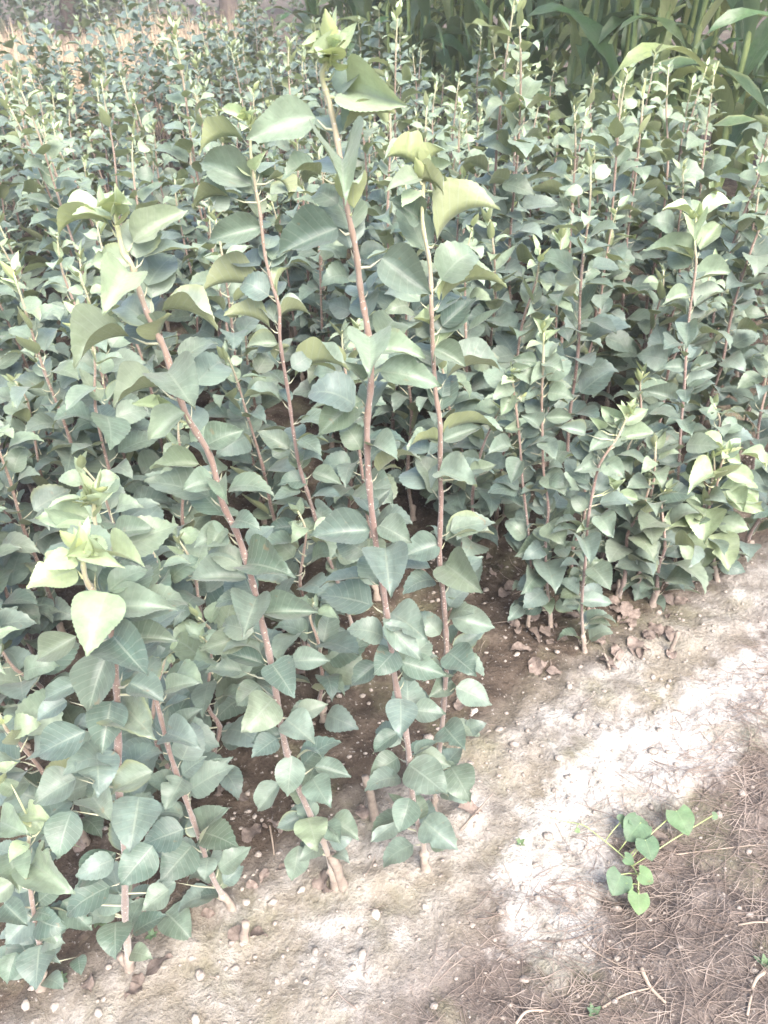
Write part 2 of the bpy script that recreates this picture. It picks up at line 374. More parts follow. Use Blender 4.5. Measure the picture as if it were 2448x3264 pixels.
# ------------------------------------------------------------------ traced front saplings
def hero(name_label, base, stem, leaves, r0=0.0068, r1=0.0022, lean=0.0, extra=8, seed=1, cat='sapling', stub=0.09, tilt=0.0):
    """base, stem: picture points; the plant stands in the upright plane through its foot, leaning `lean` metres per metre toward the viewer"""
    rg = random.Random(seed)
    foot = on_z(px(*base)); foot.z = ground_h(foot.x, foot.y)
    o = root('apple_sapling', foot, name_label, cat, 'young apple saplings planted in the nursery rows')
    pts = [foot + Vector((0, 0, 0.0))]
    top_y = min(px(*s)[1] for s in stem)
    for s in stem:
        p = px(*s); P = on_y(p, foot.y)
        P = on_y(p, max(0.45, foot.y - lean * P.z)); pts.append(P)
    pts.sort(key=lambda q: q.z)
    pts = [pts[0]] + [p for p in pts[1:] if p.z > foot.z + 0.05]
    loc = [p - foot for p in pts]
    loc = [loc[0]] + [q + Vector((rg.gauss(0, .0022), rg.gauss(0, .003), 0)) for q in loc[1:]]
    sp = spline(loc, 5)
    r0 *= 0.60; r1 *= .9; stub *= .7; link('stem', stem_mesh(sp, r0, r1, 8, rg), o)
    link('rootstock', root_mesh(Vector((0, 0, 0)), (sp[3] - sp[0]).normalized(), r0 * 1.55, stub, rg), o)
    H = sp[-1].z
    def at_stem(q):      # stem point nearest in the picture to a blade base, a little below it
        best = None
        for s in sp:
            pr = project(s + foot)
            if pr is None: continue
            d = abs(pr[1] - q[1] * 768 / 2448 - 8) + 0.25 * abs(pr[0] - q[0] * 768 / 2448)
            if best is None or d < best[0]: best = (d, s)
        return best[1]
    for lf in leaves:
        t, bx, by, tx, ty, wd, mode = lf[:7]; youth = lf[7] if len(lf) > 7 else None
        bp, tp = px(t, bx, by), px(t, tx, ty)
        node = at_stem(bp); nd = node + foot
        depth = (nd - EYE).dot(fw)
        off = dict(t=0.0, f=-0.028, u=0.0, e=0.0, b=0.035)[mode] + rg.uniform(-0.012, 0.012)
        B = EYE + ray(*bp) * (depth + off); T = EYE + ray(*tp) * (depth + off)
        l = (T - B).length
        Lr = max(l, 0.045, min(0.11, wd * l / 0.66) if mode in 'tfb' else l)
        view = (B - EYE).normalized()
        dl = math.sqrt(max(0, Lr * Lr - l * l))
        T -= view * dl
        if mode in 'eu': T += view * rg.uniform(-0.02, 0.02)
        T -= (T - B) * rg.uniform(0.0, 0.17)
        ax = (T - B); Lr = ax.length; ax.normalize()
        wr = max(0.48, min(0.90, wd * l / Lr)) if mode in 'tfb' else rg.uniform(0.52, 0.62)
        z = Vector((0, 0, 1)); c = -view
        nrm = dict(t=c * 0.8 + z * 0.45, f=c * 0.8 + z * 0.4, b=c * 0.7 + z * 0.6, e=z + c * 0.12, u=z * 0.9 - c * 0.5)[mode]
        nrm += Vector((rg.uniform(-1, 1), rg.uniform(-1, 1), rg.uniform(-1, 1))) * 0.22
        xa = ax.cross(nrm).normalized(); nrm = xa.cross(ax).normalized()
        Bl0 = B - foot
        arch = rg.uniform(0.45, 0.85) if mode in 'eu' else rg.uniform(0.12, 0.5)
        by_low = Bl0.z < 0.55 * H
        BV, BF, uv = blade(34, 6, arch, rg.uniform(0.12, 0.7) if by_low else rg.uniform(0.35, 1.1), rg.uniform(0.025, 0.075), rg.uniform(-0.7, 0.7), 0.015, rg, 1.0, bite=rg.random() < 0.22)
        M = Matrix((xa * wr * Lr, ax * Lr, nrm * Lr)).transposed()
        Bl = B - foot
        VV = [tuple(M @ Vector(v) + Bl) for v in BV]; mi = [0] * len(BF)
        mid = (node + Bl) * 0.5 + Vector((0, 0, -0.004))
        strip_petiole(VV, BF, uv, mi, [node, mid, Bl], 0.0013, 5)
        lo = link('leaf', weld(mesh('leaf', VV, BF, (M_LEAF, M_PET), uv, mi), 1e-6), o)
        if youth is None:
            h = (Bl.z / max(H, 0.3)); youth = max(0.0, (h - 0.62) / 0.38) ** 1.5 * 0.55 + rg.uniform(0, 0.10)
        lo.color = (min(1, youth), rg.random(), rg.random(), 1)
    # leaves on the far side of the stem
    extra = int(extra * 4.6)
    for k in range(extra):
        t = ((k + 0.5 + rg.uniform(-.4, .4)) / extra) ** 1.35 * 0.84 + 0.05
        s = sp[min(len(sp) - 1, int(t * (len(sp) - 1)))]
        az = rg.uniform(-2.3, 2.3) if t < .55 else rg.uniform(-1.2, 1.2)
        put_leaf(o, s, az, rg.uniform(0.038, 0.078), max(0, (t - .7)) * 1.2, rg, 0)
    for k in range(6):
        q = sp[-1].lerp(sp[-4], k / 6)
        put_leaf(o, q, k * 2.4 + rg.uniform(0, 1), rg.uniform(0.019, 0.031) + 0.002 * k, 1.0 - 0.06 * k, rg, 0, 'up' if k < 4 else 'flat')
    return o
def put_leaf(par, s, az, size, youth, rg, lod, kind=None):
    kind = kind or rg.choices(('flat', 'droop', 'arch', 'up'), (3, 5, 4, 0.5 + youth * 3))[0]
    lo = bpy.data.objects.new('leaf', rg.choice(SHARED[kind, lod])); COL.objects.link(lo); lo.parent = par
    lo.location = s
    lo.rotation_euler = (Matrix.Rotation(-az, 4, 'Z') @ Matrix.Rotation(rg.gauss(0, 0.22), 4, 'X') @ Matrix.Rotation(rg.gauss(0, 0.35), 4, 'Y')).to_euler()
    lo.scale = (size * rg.uniform(.88, 1.15), size, size)
    lo.color = (max(0, min(1, youth + rg.uniform(-0.04, 0.10))), rg.random() * (1.0 if lod == 0 else 0.6), rg.random(), 1)
    return lo

Y = 1.0
hero('tall apple sapling leaning left, pale upright leaf at its tip, left of the three tallest', (7, 1450, 570),
 [(1,495,930),(1,540,1090),(3,560,60),(3,610,220),(3,660,340),(3,700,430),(3,800,700),(3,900,900),(5,970,0),(5,1030,150),(5,1090,350),(5,1130,520),(5,1180,690),(5,1245,1080),(7,1330,240),(7,1400,420)],
 [(1,500,915,500,785,.62,'t',Y),(1,505,930,565,875,.5,'t',.8),(1,480,930,415,895,.5,'t',.9),(1,475,975,205,1035,.5,'e',.55),(1,575,1045,815,905,.5,'t',.35),
  (3,560,90,445,270,.85,'f',.55),(3,570,60,360,50,.6,'t',.5),(3,700,260,990,365,.5,'e',.12),(3,695,380,745,270,.35,'t',.2),(3,560,370,320,510,.4,'e',.15),(3,690,590,490,675,.55,'e',.1),
  (3,725,520,850,700,.95,'f',.0),(3,800,700,615,835,.55,'f'),(3,700,690,555,655,.4,'t',.7),(3,700,680,668,615,.5,'t',.8),(3,890,840,1075,765,.65,'t',.1),(3,960,950,890,860,.5,'b'),
  (3,860,920,635,945,.45,'t'),(3,925,1000,765,1040,.7,'f'),(3,945,1000,990,1100,.8,'f'),
  (5,985,140,820,205,.7,'t'),(5,960,110,890,235,.6,'t'),(5,1065,270,1285,325,.8,'f'),(5,1065,330,770,345,.45,'t'),(5,1110,410,1045,595,.85,'f'),(5,1140,480,1410,475,.45,'t'),
  (5,1090,570,830,655,.42,'t'),(5,1140,700,960,650,.45,'t'),(5,1045,730,885,735,.5,'b'),(5,1175,700,1275,850,.8,'f'),(5,1260,690,1445,685,.55,'t'),(5,1120,790,1000,900,.7,'b'),
  (5,1180,850,1030,1010,.78,'f'),(5,1235,940,1380,1065,.75,'f'),(5,1220,1000,1060,1050,.55,'t'),(5,1290,920,1430,870,.6,'b'),
  (7,1262,10,1240,205,.65,'f'),(7,1210,130,1105,260,.62,'t'),(7,1350,110,1430,240,.85,'f'),(7,1360,60,1525,105,.5,'t'),(7,1310,270,1195,325,.6,'t'),(7,1330,280,1375,435,.9,'f',.25),
  (7,1290,400,1260,560,.65,'f',.12),(7,1410,300,1475,400,.8,'t'),(7,1430,290,1560,380,.7,'b')], r0=.0085, seed=1, lean=.02)
hero('apple sapling with yellow tip rising second from left among the tall front stems', (5, 1550, 660),
 [(1,1085,530),(1,1090,650),(1,1110,800),(1,1130,930),(3,1140,0),(3,1175,130),(3,1200,250),(3,1215,380),(3,1250,620),(3,1270,780),(3,1300,930),(3,1340,1070),(5,1390,170),(5,1440,300),(5,1490,460)],
 [(1,1075,520,1060,455,.7,'t',Y),(1,1060,515,940,475,.35,'t',Y),(1,1085,520,1115,470,.5,'t',.9),(1,1050,600,830,670,.45,'u',.35),(1,1090,800,822,685,.55,'t',.15),(1,1090,760,995,690,.45,'t',.85),(1,1105,740,1150,650,.35,'t',.8),
  (1,1115,770,1240,770,.5,'b',.2),(1,1190,770,1250,890,.7,'u',.2),(1,990,850,810,910,.5,'e',.2),(1,1135,980,880,1050,.45,'t',.1),
  (3,1115,165,850,180,.4,'u',.15),(3,1200,185,1255,55,.4,'u',.8),(3,1165,330,940,275,.4,'u',.2),(3,1205,290,1345,275,.5,'u',.1),(3,1200,400,1060,415,.6,'t'),(3,1190,470,1260,400,.6,'u'),
  (3,1275,540,1510,520,.4,'u',.2),(3,1215,640,1000,650,.4,'e'),(3,1280,845,1440,825,.4,'u',.25),(3,1250,850,1080,765,.5,'t'),(3,1250,860,1100,885,.4,'e'),(3,1330,990,1180,1010,.6,'t'),(3,1350,960,1480,1010,.6,'t'),
  (5,1280,100,1140,125,.55,'t'),(5,1400,200,1250,260,.6,'t'),(5,1420,240,1560,330,.7,'b'),(5,1480,400,1380,520,.7,'t'),(5,1490,460,1630,440,.6,'b'),(5,1500,560,1370,620,.5,'b')], seed=2, r0=.0075, extra=10, lean=.0)
hero('tallest apple sapling in the middle, large light leaves at its tip', (8, 178, 500),
 [(1,1440,230),(1,1415,320),(1,1440,450),(1,1470,640),(1,1500,870),(1,1530,1080),(3,1560,180),(3,1590,350),(3,1605,560),(3,1600,750),(3,1605,1000),(5,1630,200),(5,1655,400),(6,20,600),(6,50,780),(6,90,1040),(8,120,150),(8,150,310),(8,170,400)],
 [(1,1440,250,1500,170,.8,'t',.8),(1,1430,260,1330,230,.6,'t',.9),(1,1440,240,1505,140,.25,'t',Y),(1,1420,290,1275,195,.3,'e',.8),(1,1450,300,1390,265,.5,'t',Y),
  (1,1500,390,1765,460,.72,'t',.55),(1,1480,570,1750,480,.5,'e',.3),(1,1365,510,1060,605,.55,'t',.25),(1,1485,690,1490,865,1.2,'f',.25),(1,1530,900,1545,795,.42,'u',.75),
  (1,1385,760,1190,775,.4,'e',.2),(1,1460,985,1190,1110,.6,'t',.05),(3,1650,30,1890,205,.62,'t',.0),(3,1560,640,1370,800,.62,'t'),(3,1595,370,1600,560,.95,'f'),(3,1620,420,1850,470,.5,'t'),
  (3,1640,520,1910,590,.5,'t'),(3,1560,700,1440,760,.6,'b'),(3,1610,840,1720,910,.9,'t'),(3,1570,560,1480,470,.5,'b'),
  (5,1600,120,1320,155,.55,'t'),(5,1590,60,1690,-60,.6,'b'),(5,1640,100,1800,190,.7,'t'),(6,5,200,30,430,.8,'f'),(6,30,480,190,600,.8,'t'),(6,0,520,170,690,.45,'f'),(6,50,640,-60,760,.8,'t'),(6,75,690,290,755,.5,'f'),(6,70,850,70,1025,.78,'f'),
  (6,125,900,280,920,.65,'t'),(6,60,1000,-50,1090,.6,'t'),(6,-30,700,-150,800,.6,'b'),(8,105,50,280,190,.78,'f'),(8,130,20,300,60,.6,'t'),(8,110,195,60,360,.7,'f'),(8,170,290,320,420,.72,'f'),(8,50,300,-60,390,.7,'t'),(8,60,20,-70,110,.7,'b')],
 seed=3, r0=.0088, lean=.02)
hero('apple sapling with twisted grey tip leaves, right of the tallest stem', (8, 215, 260),
 [(2,180,760),(2,175,950),(4,195,60),(4,205,250),(4,215,400),(4,220,600),(4,235,750),(4,240,950),(6,245,0),(6,245,250),(6,255,400),(6,260,600),(6,262,750),(6,255,960),(8,225,120)],
 [(2,180,740,285,640,.3,'u',.5),(2,160,740,0,690,.3,'u',.5),(2,190,740,320,700,.5,'t',.4),(2,150,770,0,830,.5,'t',.3),(2,120,800,280,850,.5,'u',.15),(2,200,780,170,700,.4,'t',.8),(2,230,1040,520,905,.45,'u',.25),(2,160,950,15,860,.7,'t',.1),
  (4,240,215,325,90,.4,'u',.85),(4,250,215,540,160,.4,'u',.3),(4,250,325,410,195,.5,'t',.0),(4,200,320,115,290,.65,'t',.8),(4,215,420,320,330,.55,'t',.85),(4,220,420,375,515,.55,'f',.2),(4,270,550,540,520,.5,'e',.1),
  (4,250,790,525,780,.45,'u',.25),(4,255,820,430,760,.45,'t'),(4,250,830,90,860,.4,'u',.3),(4,240,950,405,1025,.8,'f'),(4,370,960,505,920,.45,'t'),(4,235,1030,120,870,.7,'b'),
  (6,240,180,50,250,.65,'t'),(6,265,270,430,395,.8,'f'),(6,265,170,495,140,.4,'e',.2),(6,290,500,505,550,.55,'t'),(6,260,450,350,420,.6,'t'),(6,300,640,440,560,.5,'t'),(6,280,650,415,760,.85,'f'),(6,310,800,485,885,.62,'f'),(6,300,780,180,850,.7,'t'),
  (6,260,970,365,1090,.85,'f'),(6,360,990,455,950,.7,'t'),(8,290,60,385,230,.8,'f'),(8,240,60,340,130,.7,'t')], seed=4, r0=.0078)
hero('bushy apple sapling with glowing yellow-green crown at the left edge of the front', (7, 560, 930),
 [(5,350,210),(5,385,330),(5,450,450),(5,480,560),(5,490,760),(5,500,950),(7,520,130),(7,540,420),(7,550,700)],
 [(5,345,240,345,85,.48,'t',Y),(5,330,290,95,380,.75,'t',.85),(5,400,215,555,295,.5,'t',.9),(5,490,230,620,275,.9,'t',.6),(5,390,215,280,235,.5,'t',.9),(5,460,390,375,660,.75,'f',.5),(5,480,450,785,465,.5,'t',.15),(5,330,580,145,695,.6,'t',.05),
  (5,490,580,650,765,.8,'f',.0),(5,470,640,380,920,.6,'f',.0),(5,545,590,790,600,.5,'t',.0),(5,350,780,185,860,.5,'t',.0),(5,480,860,440,1085,.72,'f',.0),(5,520,860,680,1030,.9,'t',.0),(5,560,780,735,885,.62,'f',.0),(5,720,810,885,775,.45,'t',.1),
  (5,370,990,135,1110,.62,'f',.0),(5,290,860,150,950,.6,'t',.0),(5,420,330,250,350,.6,'b',.1),
  (7,420,0,430,215,.85,'f',.0),(7,330,110,135,230,.7,'t'),(7,660,80,465,180,.62,'t'),(7,400,190,495,315,.9,'f'),(7,600,190,560,440,.8,'t'),(7,310,250,250,470,.7,'t'),(7,500,430,325,590,.55,'t'),(7,660,400,510,580,.7,'t'),(7,730,590,605,690,.7,'t'),(7,420,655,590,640,.6,'t'),
  (7,500,730,500,895,.9,'f'),(7,270,640,410,780,.6,'t'),(7,240,660,190,800,.6,'t')], seed=5, r0=.0095, lean=.06, extra=7)
hero('short leaning apple sapling with yellow top, foot in the open soil at front left', (7, 1000, 660),
 [(3,400,1050),(5,430,110),(5,510,330),(5,590,560),(5,690,900),(5,745,1090),(7,790,190),(7,860,350),(7,925,540)],
 [(3,400,1095,400,1005,.5,'t',Y),(3,395,1100,340,1080,.5,'t',Y),(3,410,1100,470,1060,.5,'t',Y),(5,390,60,155,75,.55,'t',.45),(5,500,130,700,115,.55,'t',.1),(5,440,20,480,-40,.6,'t',.8),(5,430,150,300,110,.5,'t',.2),(5,560,420,700,380,.6,'b',.0),(5,640,700,780,640,.6,'t',.0),
  (5,720,1000,885,1070,.78,'f',.0),(5,770,970,890,880,.6,'t',.0),(7,790,110,715,250,.8,'f'),(7,815,170,1005,15,.55,'t'),(7,880,355,990,235,.9,'t'),(7,945,500,1095,400,.55,'t'),(7,830,400,690,560,.8,'f'),(7,900,450,880,570,.85,'f'),(7,715,690,850,830,.75,'f'),(7,760,560,640,620,.6,'b')],
 seed=6, r0=.0075, lean=.04, extra=7)
hero('low leafy apple sapling cut off by the bottom left corner', (7, 180, 1010),
 [(7,120,300),(7,130,500),(7,150,700),(7,170,830)],
 [(7,0,300,150,370,.85,'f',.25),(7,140,480,315,605,.8,'f',.25),(7,40,430,90,620,.8,'f',.15),(7,70,860,30,1005,.7,'f'),(7,170,830,155,1030,.8,'f'),(7,340,880,350,965,.8,'t'),(7,20,650,130,760,.7,'t'),(7,60,560,-60,640,.7,'t'),(7,30,100,80,40,.7,'t',.7),(7,60,160,-40,90,.6,'t',.3),(7,180,330,60,250,.6,'t'),(7,200,720,260,850,.7,'f'),(7,150,700,20,830,.7,'t'),(7,120,260,240,300,.7,'t')],
 seed=7, r0=.008, extra=8)
hero('slender apple sapling with a bright star of tip leaves, right middle', (6, 1262, 330),
 [(2,1350,940),(2,1355,1060),(4,1345,50),(4,1335,150),(4,1320,280),(4,1310,450),(4,1300,560),(4,1285,700),(4,1275,850),(4,1268,1000),(6,1264,150)],
 [(2,1330,940,1175,905,.45,'e',.9),(2,1370,930,1520,880,.4,'e',.9),(2,1355,920,1365,865,.6,'t',Y),(2,1345,965,1340,1055,1.1,'f',.85),(2,1365,1080,1465,945,.5,'t',.45),(2,1330,1110,1115,1080,.45,'t',.4),(4,1340,130,1520,85,.5,'t',.3),(4,1315,190,1180,240,.55,'t',.3),(4,1340,240,1520,165,.4,'e',.2),(4,1325,330,1440,255,.45,'t',.1),
  (4,1315,310,1305,425,.75,'f',.1),(4,1295,500,1190,510,.6,'t',.1),(4,1320,520,1450,470,.45,'t',.1),(4,1310,600,1450,530,.55,'t',.1),(4,1265,650,1110,600,.5,'t'),(4,1300,600,1310,670,1.0,'f'),(4,1290,730,1330,805,.95,'f'),(4,1265,820,1110,900,.5,'t'),(4,1280,900,1100,960,.5,'t'),(4,1270,860,1200,800,.6,'b'),
  (6,1080,280,970,380,.6,'t'),(6,1190,180,1030,240,.5,'t'),(6,1150,290,1070,450,.8,'f'),(6,1150,400,1185,525,.8,'f'),(6,1290,420,1350,510,.5,'t'),(6,1250,380,1270,290,.7,'t')], seed=8, r0=.0062, extra=9)
hero('compact bright green apple sapling at the right end of the field edge', (6, 1440, 335),
 [(4,1490,865),(4,1455,920),(4,1425,1050),(6,1395,60),(6,1420,200)],
 [(4,1490,860,1550,800,.6,'t',Y),(4,1460,860,1330,840,.5,'e',.8),(4,1540,880,1655,945,.5,'e',.7),(4,1490,880,1550,925,.7,'t',.9),(4,1420,950,1310,1045,.85,'f',.75),(4,1310,1030,1175,1100,.6,'t',.7),(4,1430,1050,1655,1110,.65,'t',.65),(4,1470,960,1600,1010,.6,'t',.7),
  (6,1310,60,1185,130,.75,'t',.7),(6,1390,30,1390,190,1.0,'f',.65),(6,1420,140,1490,295,.85,'f',.5),(6,1330,130,1310,285,.8,'f',.5),(6,1480,0,1640,40,.5,'t',.7),(6,1400,180,1360,310,.6,'t',.3),(4,1380,1000,1250,960,.7,'t',.6),(4,1500,1040,1560,1130,.8,'f',.5),(6,1360,20,1270,-40,.8,'t',.5),(6,1440,90,1580,120,.7,'t',.4),(6,1350,200,1230,240,.7,'t',.25),(6,1440,220,1560,240,.6,'t',.2),(6,1260,200,1200,160,.6,'b',.2)], seed=9, r0=.0065, extra=12)
hero('mid-height apple sapling with two upright pale tip leaves beside the brown gap', (6, 720, 560),
 [(4,685,340),(4,685,500),(4,685,640),(4,688,780),(4,690,950),(6,705,20),(6,700,150),(6,705,330)],
 [(4,685,340,640,280,.6,'t',.7),(4,690,330,742,285,.45,'t',.8),(4,690,400,755,340,.6,'t',.7),(4,660,480,550,465,.6,'t',.2),(4,700,480,775,518,.95,'t',.2),(4,700,530,620,590,.8,'t',.2),(4,710,610,830,640,.7,'t',.2),(4,670,620,600,650,.8,'t',.1),(4,700,720,830,720,.5,'t',.2),(4,550,840,430,885,.7,'t',.1),
  (4,600,900,540,1020,.65,'t',.1),(4,700,960,795,1065,.75,'t',.1),(4,670,760,580,700,.7,'t',.1),(4,690,820,740,900,.9,'f',.1),(4,660,850,600,800,.7,'b',.1),(6,710,90,795,205,.85,'f'),(6,690,180,560,240,.75,'t'),(6,660,310,590,405,.9,'f'),(6,700,260,740,395,1.0,'f'),(6,745,430,825,480,.7,'t',.2),(6,700,420,720,490,.9,'t',.3),(6,590,450,530,520,.7,'t')],
 seed=10, r0=.0062, extra=10)
hero('low apple sapling with a small bright tip cluster left of the slender right stem', (6, 865, 650),
 [(4,1050,700),(4,1010,800),(4,950,890),(4,920,960),(6,890,60),(6,865,250),(6,860,450)],
 [(4,1055,700,1050,650,.5,'t',Y),(4,1050,710,1000,655,.3,'t',.9),(4,1060,700,1105,660,.35,'t',.9),(4,1010,760,925,655,.55,'t',.45),(4,1030,750,1155,675,.4,'t',.5),(4,1020,820,1200,785,.45,'t',.35),(4,930,770,880,710,.6,'t',.5),(4,870,790,745,760,.55,'t',.1),(4,980,800,870,880,.6,'t',.2),(4,950,910,1055,990,.7,'t',.2),(4,920,920,805,960,.7,'t',.15),
  (4,990,1020,960,960,.5,'t',.8),(4,1000,1030,1045,980,.4,'t',.8),(4,1000,1060,1105,1080,.5,'t',.5),(6,880,100,825,135,.7,'t',.4),(6,860,160,890,275,.9,'f'),(6,930,60,1000,170,.8,'t',.2),(6,840,430,1000,440,.45,'t'),(6,900,280,985,390,.8,'f'),(6,850,300,790,330,.7,'b')], seed=11, r0=.006, extra=10)
hero('small apple shoot with a pale bud in the gap right of the twin stems', (6, 620, 560),
 [(4,555,540),(4,565,620),(4,580,800),(4,600,1000),(6,640,250)],
 [(4,550,545,545,515,.6,'t',Y),(4,550,580,465,645,.7,'t',.3),(4,565,530,640,500,.5,'t',.4),(4,560,620,500,720,.6,'t',.3),(4,580,640,520,660,.5,'t',.3),(4,590,760,510,770,.6,'t',.2)], seed=12, r0=.005, extra=9)

# ------------------------------------------------------------------ the rest of the field
STEMS = []
srg = random.Random(21)
for i in range(12):
    a, b = srg.uniform(-.06, .06), srg.uniform(-.06, .06)
    ctrl = [Vector((0, 0, 0))] + [Vector((a * t * t + srg.uniform(-.012, .012), b * t * t + srg.uniform(-.012, .012), t)) for t in (.18, .36, .55, .75, .9, 1.0)]
    sp = spline(ctrl, 3); STEMS.append((sp, stem_mesh(sp, 0.0062, 0.0018, 5, srg)))
ROOTS = [root_mesh(Vector((0, 0, 0)), Vector((srg.uniform(-.1, .1), srg.uniform(-.1, .1), 1)).normalized(), 0.0082, 0.06, srg) for _ in range(6)]

def sapling(x, y, H, label, rg, lod, joined, yaw=None, dense=1.0):
    o = root('apple_sapling', (x, y, ground_h(x, y) - 0.004), label, 'sapling', 'young apple saplings planted in the nursery rows', rg.uniform(0, 6.28) if yaw is None else yaw)
    sp, sm = rg.choice(STEMS)
    st = link('stem', sm, o); st.scale = (1.0, 1.0, H)
    if not joined: link('rootstock', rg.choice(ROOTS), o)
    n = int(H / 0.026 * dense); az = rg.uniform(0, 6.28)
    acc = []
    for k in range(n):
        t = 0.10 + 0.87 * (k + rg.uniform(-.3, .3)) / n; az += 2.4 + rg.uniform(-.3, .3)
        s = sp[max(0, min(len(sp) - 1, round(t * (len(sp) - 1))))]
        s = Vector((s.x, s.y, t * H))
        size = 0.088 * (0.72 + 0.5 * math.sin(math.pi * min(1, t * 1.05)) ** 0.8) * rg.uniform(.75, 1.12) * (1 if t < .85 else 0.75)
        youth = max(0, (t - 0.62) / 0.38) ** 1.5 * 0.65
        acc.append((s, az, size, youth, None))
    ty = rg.choice((.25, .5, .95))
    for k in range(5):
        acc.append((Vector((sp[-1].x, sp[-1].y, H - 0.008 * k)), az + k * 1.4, rg.uniform(.022, .045), ty * rg.uniform(.8, 1), 'up'))
    if not joined:
        for a in acc: put_leaf(o, *a[:4], rg, lod, a[4])
    else:
        V, F, uv, mi = [], [], [], []
        for s, az, size, youth, kind in acc: add_leaf(V, F, uv, mi, s, az, size, rg, kind)
        f = link('foliage', mesh('foliage', V, F, (M_LEAF, M_PET), uv, mi), o); f['kind'] = 'stuff'
        f.color = (rg.uniform(0.0, 0.10), rg.random() * .55, 0, 1)
        V, F, uv, mi = [], [], [], []
        for s, az, size, youth, kind in acc[-7:]: add_leaf(V, F, uv, mi, s + Vector((0, 0, .01)), az + .6, size * 1.1, rg, 'up')
        f = link('shoot_tip', mesh('shoot_tip', V, F, (M_LEAF, M_PET), uv, mi), o); f['kind'] = 'stuff'
        f.color = (ty * .8, rg.random(), rg.random(), 1)
    return o
LOW = {}
for (kind, lod), ms in SHARED.items():
    if lod == 1:
        LOW[kind] = []
        for m in ms:
            ud = m.uv_layers[0].data; vu = {}
            for lp in m.loops: vu[lp.vertex_index] = tuple(ud[lp.index].uv)
            LOW[kind].append(([v.co.copy() for v in m.vertices], [tuple(p.vertices) for p in m.polygons], [p.material_index for p in m.polygons], [vu.get(i, (0, 0)) for i in range(len(m.vertices))]))
def add_leaf(V, F, uv, mi, s, az, size, rg, kind=None):
    kind = kind or rg.choices(('flat', 'droop', 'arch'), (3, 5, 4))[0]
    v, f, m, u = rg.choice(LOW[kind])
    M = Matrix.Rotation(-az, 3, 'Z') @ Matrix.Rotation(rg.gauss(0, .22), 3, 'X') @ Matrix.Rotation(rg.gauss(0, .35), 3, 'Y') * size
    b = len(V); V += [tuple(M @ c + s) for c in v]; F += [tuple(i + b for i in q) for q in f]; mi += m; uv += u

placed = [o.location.xy.copy() for o in COL.objects if o.name.startswith('apple_sapling')]
frg = random.Random(33)
# those whose tips can be picked out behind the front ones: tip in the picture and height
marked = [((2,945,735),.98,'apple sapling whose yellow star tip shows right of the picture centre'),((2,880,470),1.02,'apple sapling with one white lit tip leaf in the right half'),
 ((2,1170,330),1.05,'apple sapling with pale tip just below the maize, left of its twin'),((2,1325,300),1.05,'apple sapling with pale tip just below the maize, right of its twin'),
 ((1,715,90),1.24,'tall dark-stemmed apple sapling standing up at the top left'),((1,500,615),.98,'apple sapling with a neat tip right above the leftmost tall one'),((1,185,545),.98,'apple sapling with a light tip near the left edge'),
 ((2,505,45),1.24,'tall apple sapling with pale crown reaching the top edge right of centre'),((2,625,20),1.25,'thin red stem apple sapling beside the tall pale crown'),((2,1585,570),.95,'apple sapling at the right edge under the maize'),((2,1645,690),.9,'light green apple sapling cut by the right edge'),
 ((2,25,60),1.2,'apple sapling standing against the grass at the top, right of centre'),((3,1430,270),.72,'short apple sapling with pale leaves between the tall stems'),((1,1230,200),1.1,'apple sapling with light tip left of the tallest one'),
 ((4,785,950),.4,None),((2,1385,740),.8,'young apple sapling with narrow tip in front of the dark maize gap'),((3,270,300),.82,'dark apple sapling in the left thicket'),((1,40,720),.95,None),((2,795,1000),.78,'small bright tipped apple sapling in the right middle'),((4,1180,120),.8,None),
 ((3,20,430),.8,None),((3,1000,180),.85,None),((4,400,180),.85,None),((4,600,60),1.0,None),((4,1620,200),.8,None),((4,1560,480),.72,None)]
gen = []
LOWB = [((6,920,330),.42,'low bushy apple sapling left of the bright clump by the strip'),((6,1010,420),.36,'lowest bushy apple sapling at the strip edge, right of the withered leaves'),((6,1090,380),.46,'bushy apple sapling filling the clump beside the slender right stem'),((6,1160,440),.34,'short dark apple sapling at the foot of the slender right stem'),((6,1330,330),.40,'short apple sapling tucked left of the bright right-hand one'),((6,790,420),.44,'low apple sapling above the withered leaf heap'),((6,1560,250),.38,'low apple sapling at the right edge behind the bright one'),
 ((5,1000,880),.50,'small apple sapling in the soil gap left of the leaning stem'),((5,1340,700),.46,'small apple sapling in the soil gap between the two tallest stems'),((5,880,560),.62,'apple sapling behind the leaning stem at mid height'),((5,1400,950),.34,'lowest apple sapling between the leaning and the tallest stem'),((5,1230,330),.66,'thin apple sapling behind the second tall stem'),((6,480,170),.5,'small apple sapling in the brown gap right of the tall stems')]
for bp, H, lb in LOWB:
    P = on_z(px(*bp)); gen.append((P.x, P.y, H, lb)); placed.append(Vector((P.x, P.y)))
for tp, H, lb in marked:
    if lb is None: continue
    P = on_z(px(*tp), H)
    gen.append((P.x, P.y, H, lb)); placed.append(Vector((P.x, P.y)))
RD = Vector((-0.33, 0.944)).normalized(); RN = Vector((RD.y, -RD.x))
def maize_edge(x, y):       # >0 on the maize side
    a, b = Vector((1.75, 2.95)), Vector((-1.15, 9.6)); d = (b - a).normalized(); n = Vector((d.y, -d.x))
    return (Vector((x, y)) - a).dot(n)
cands = []
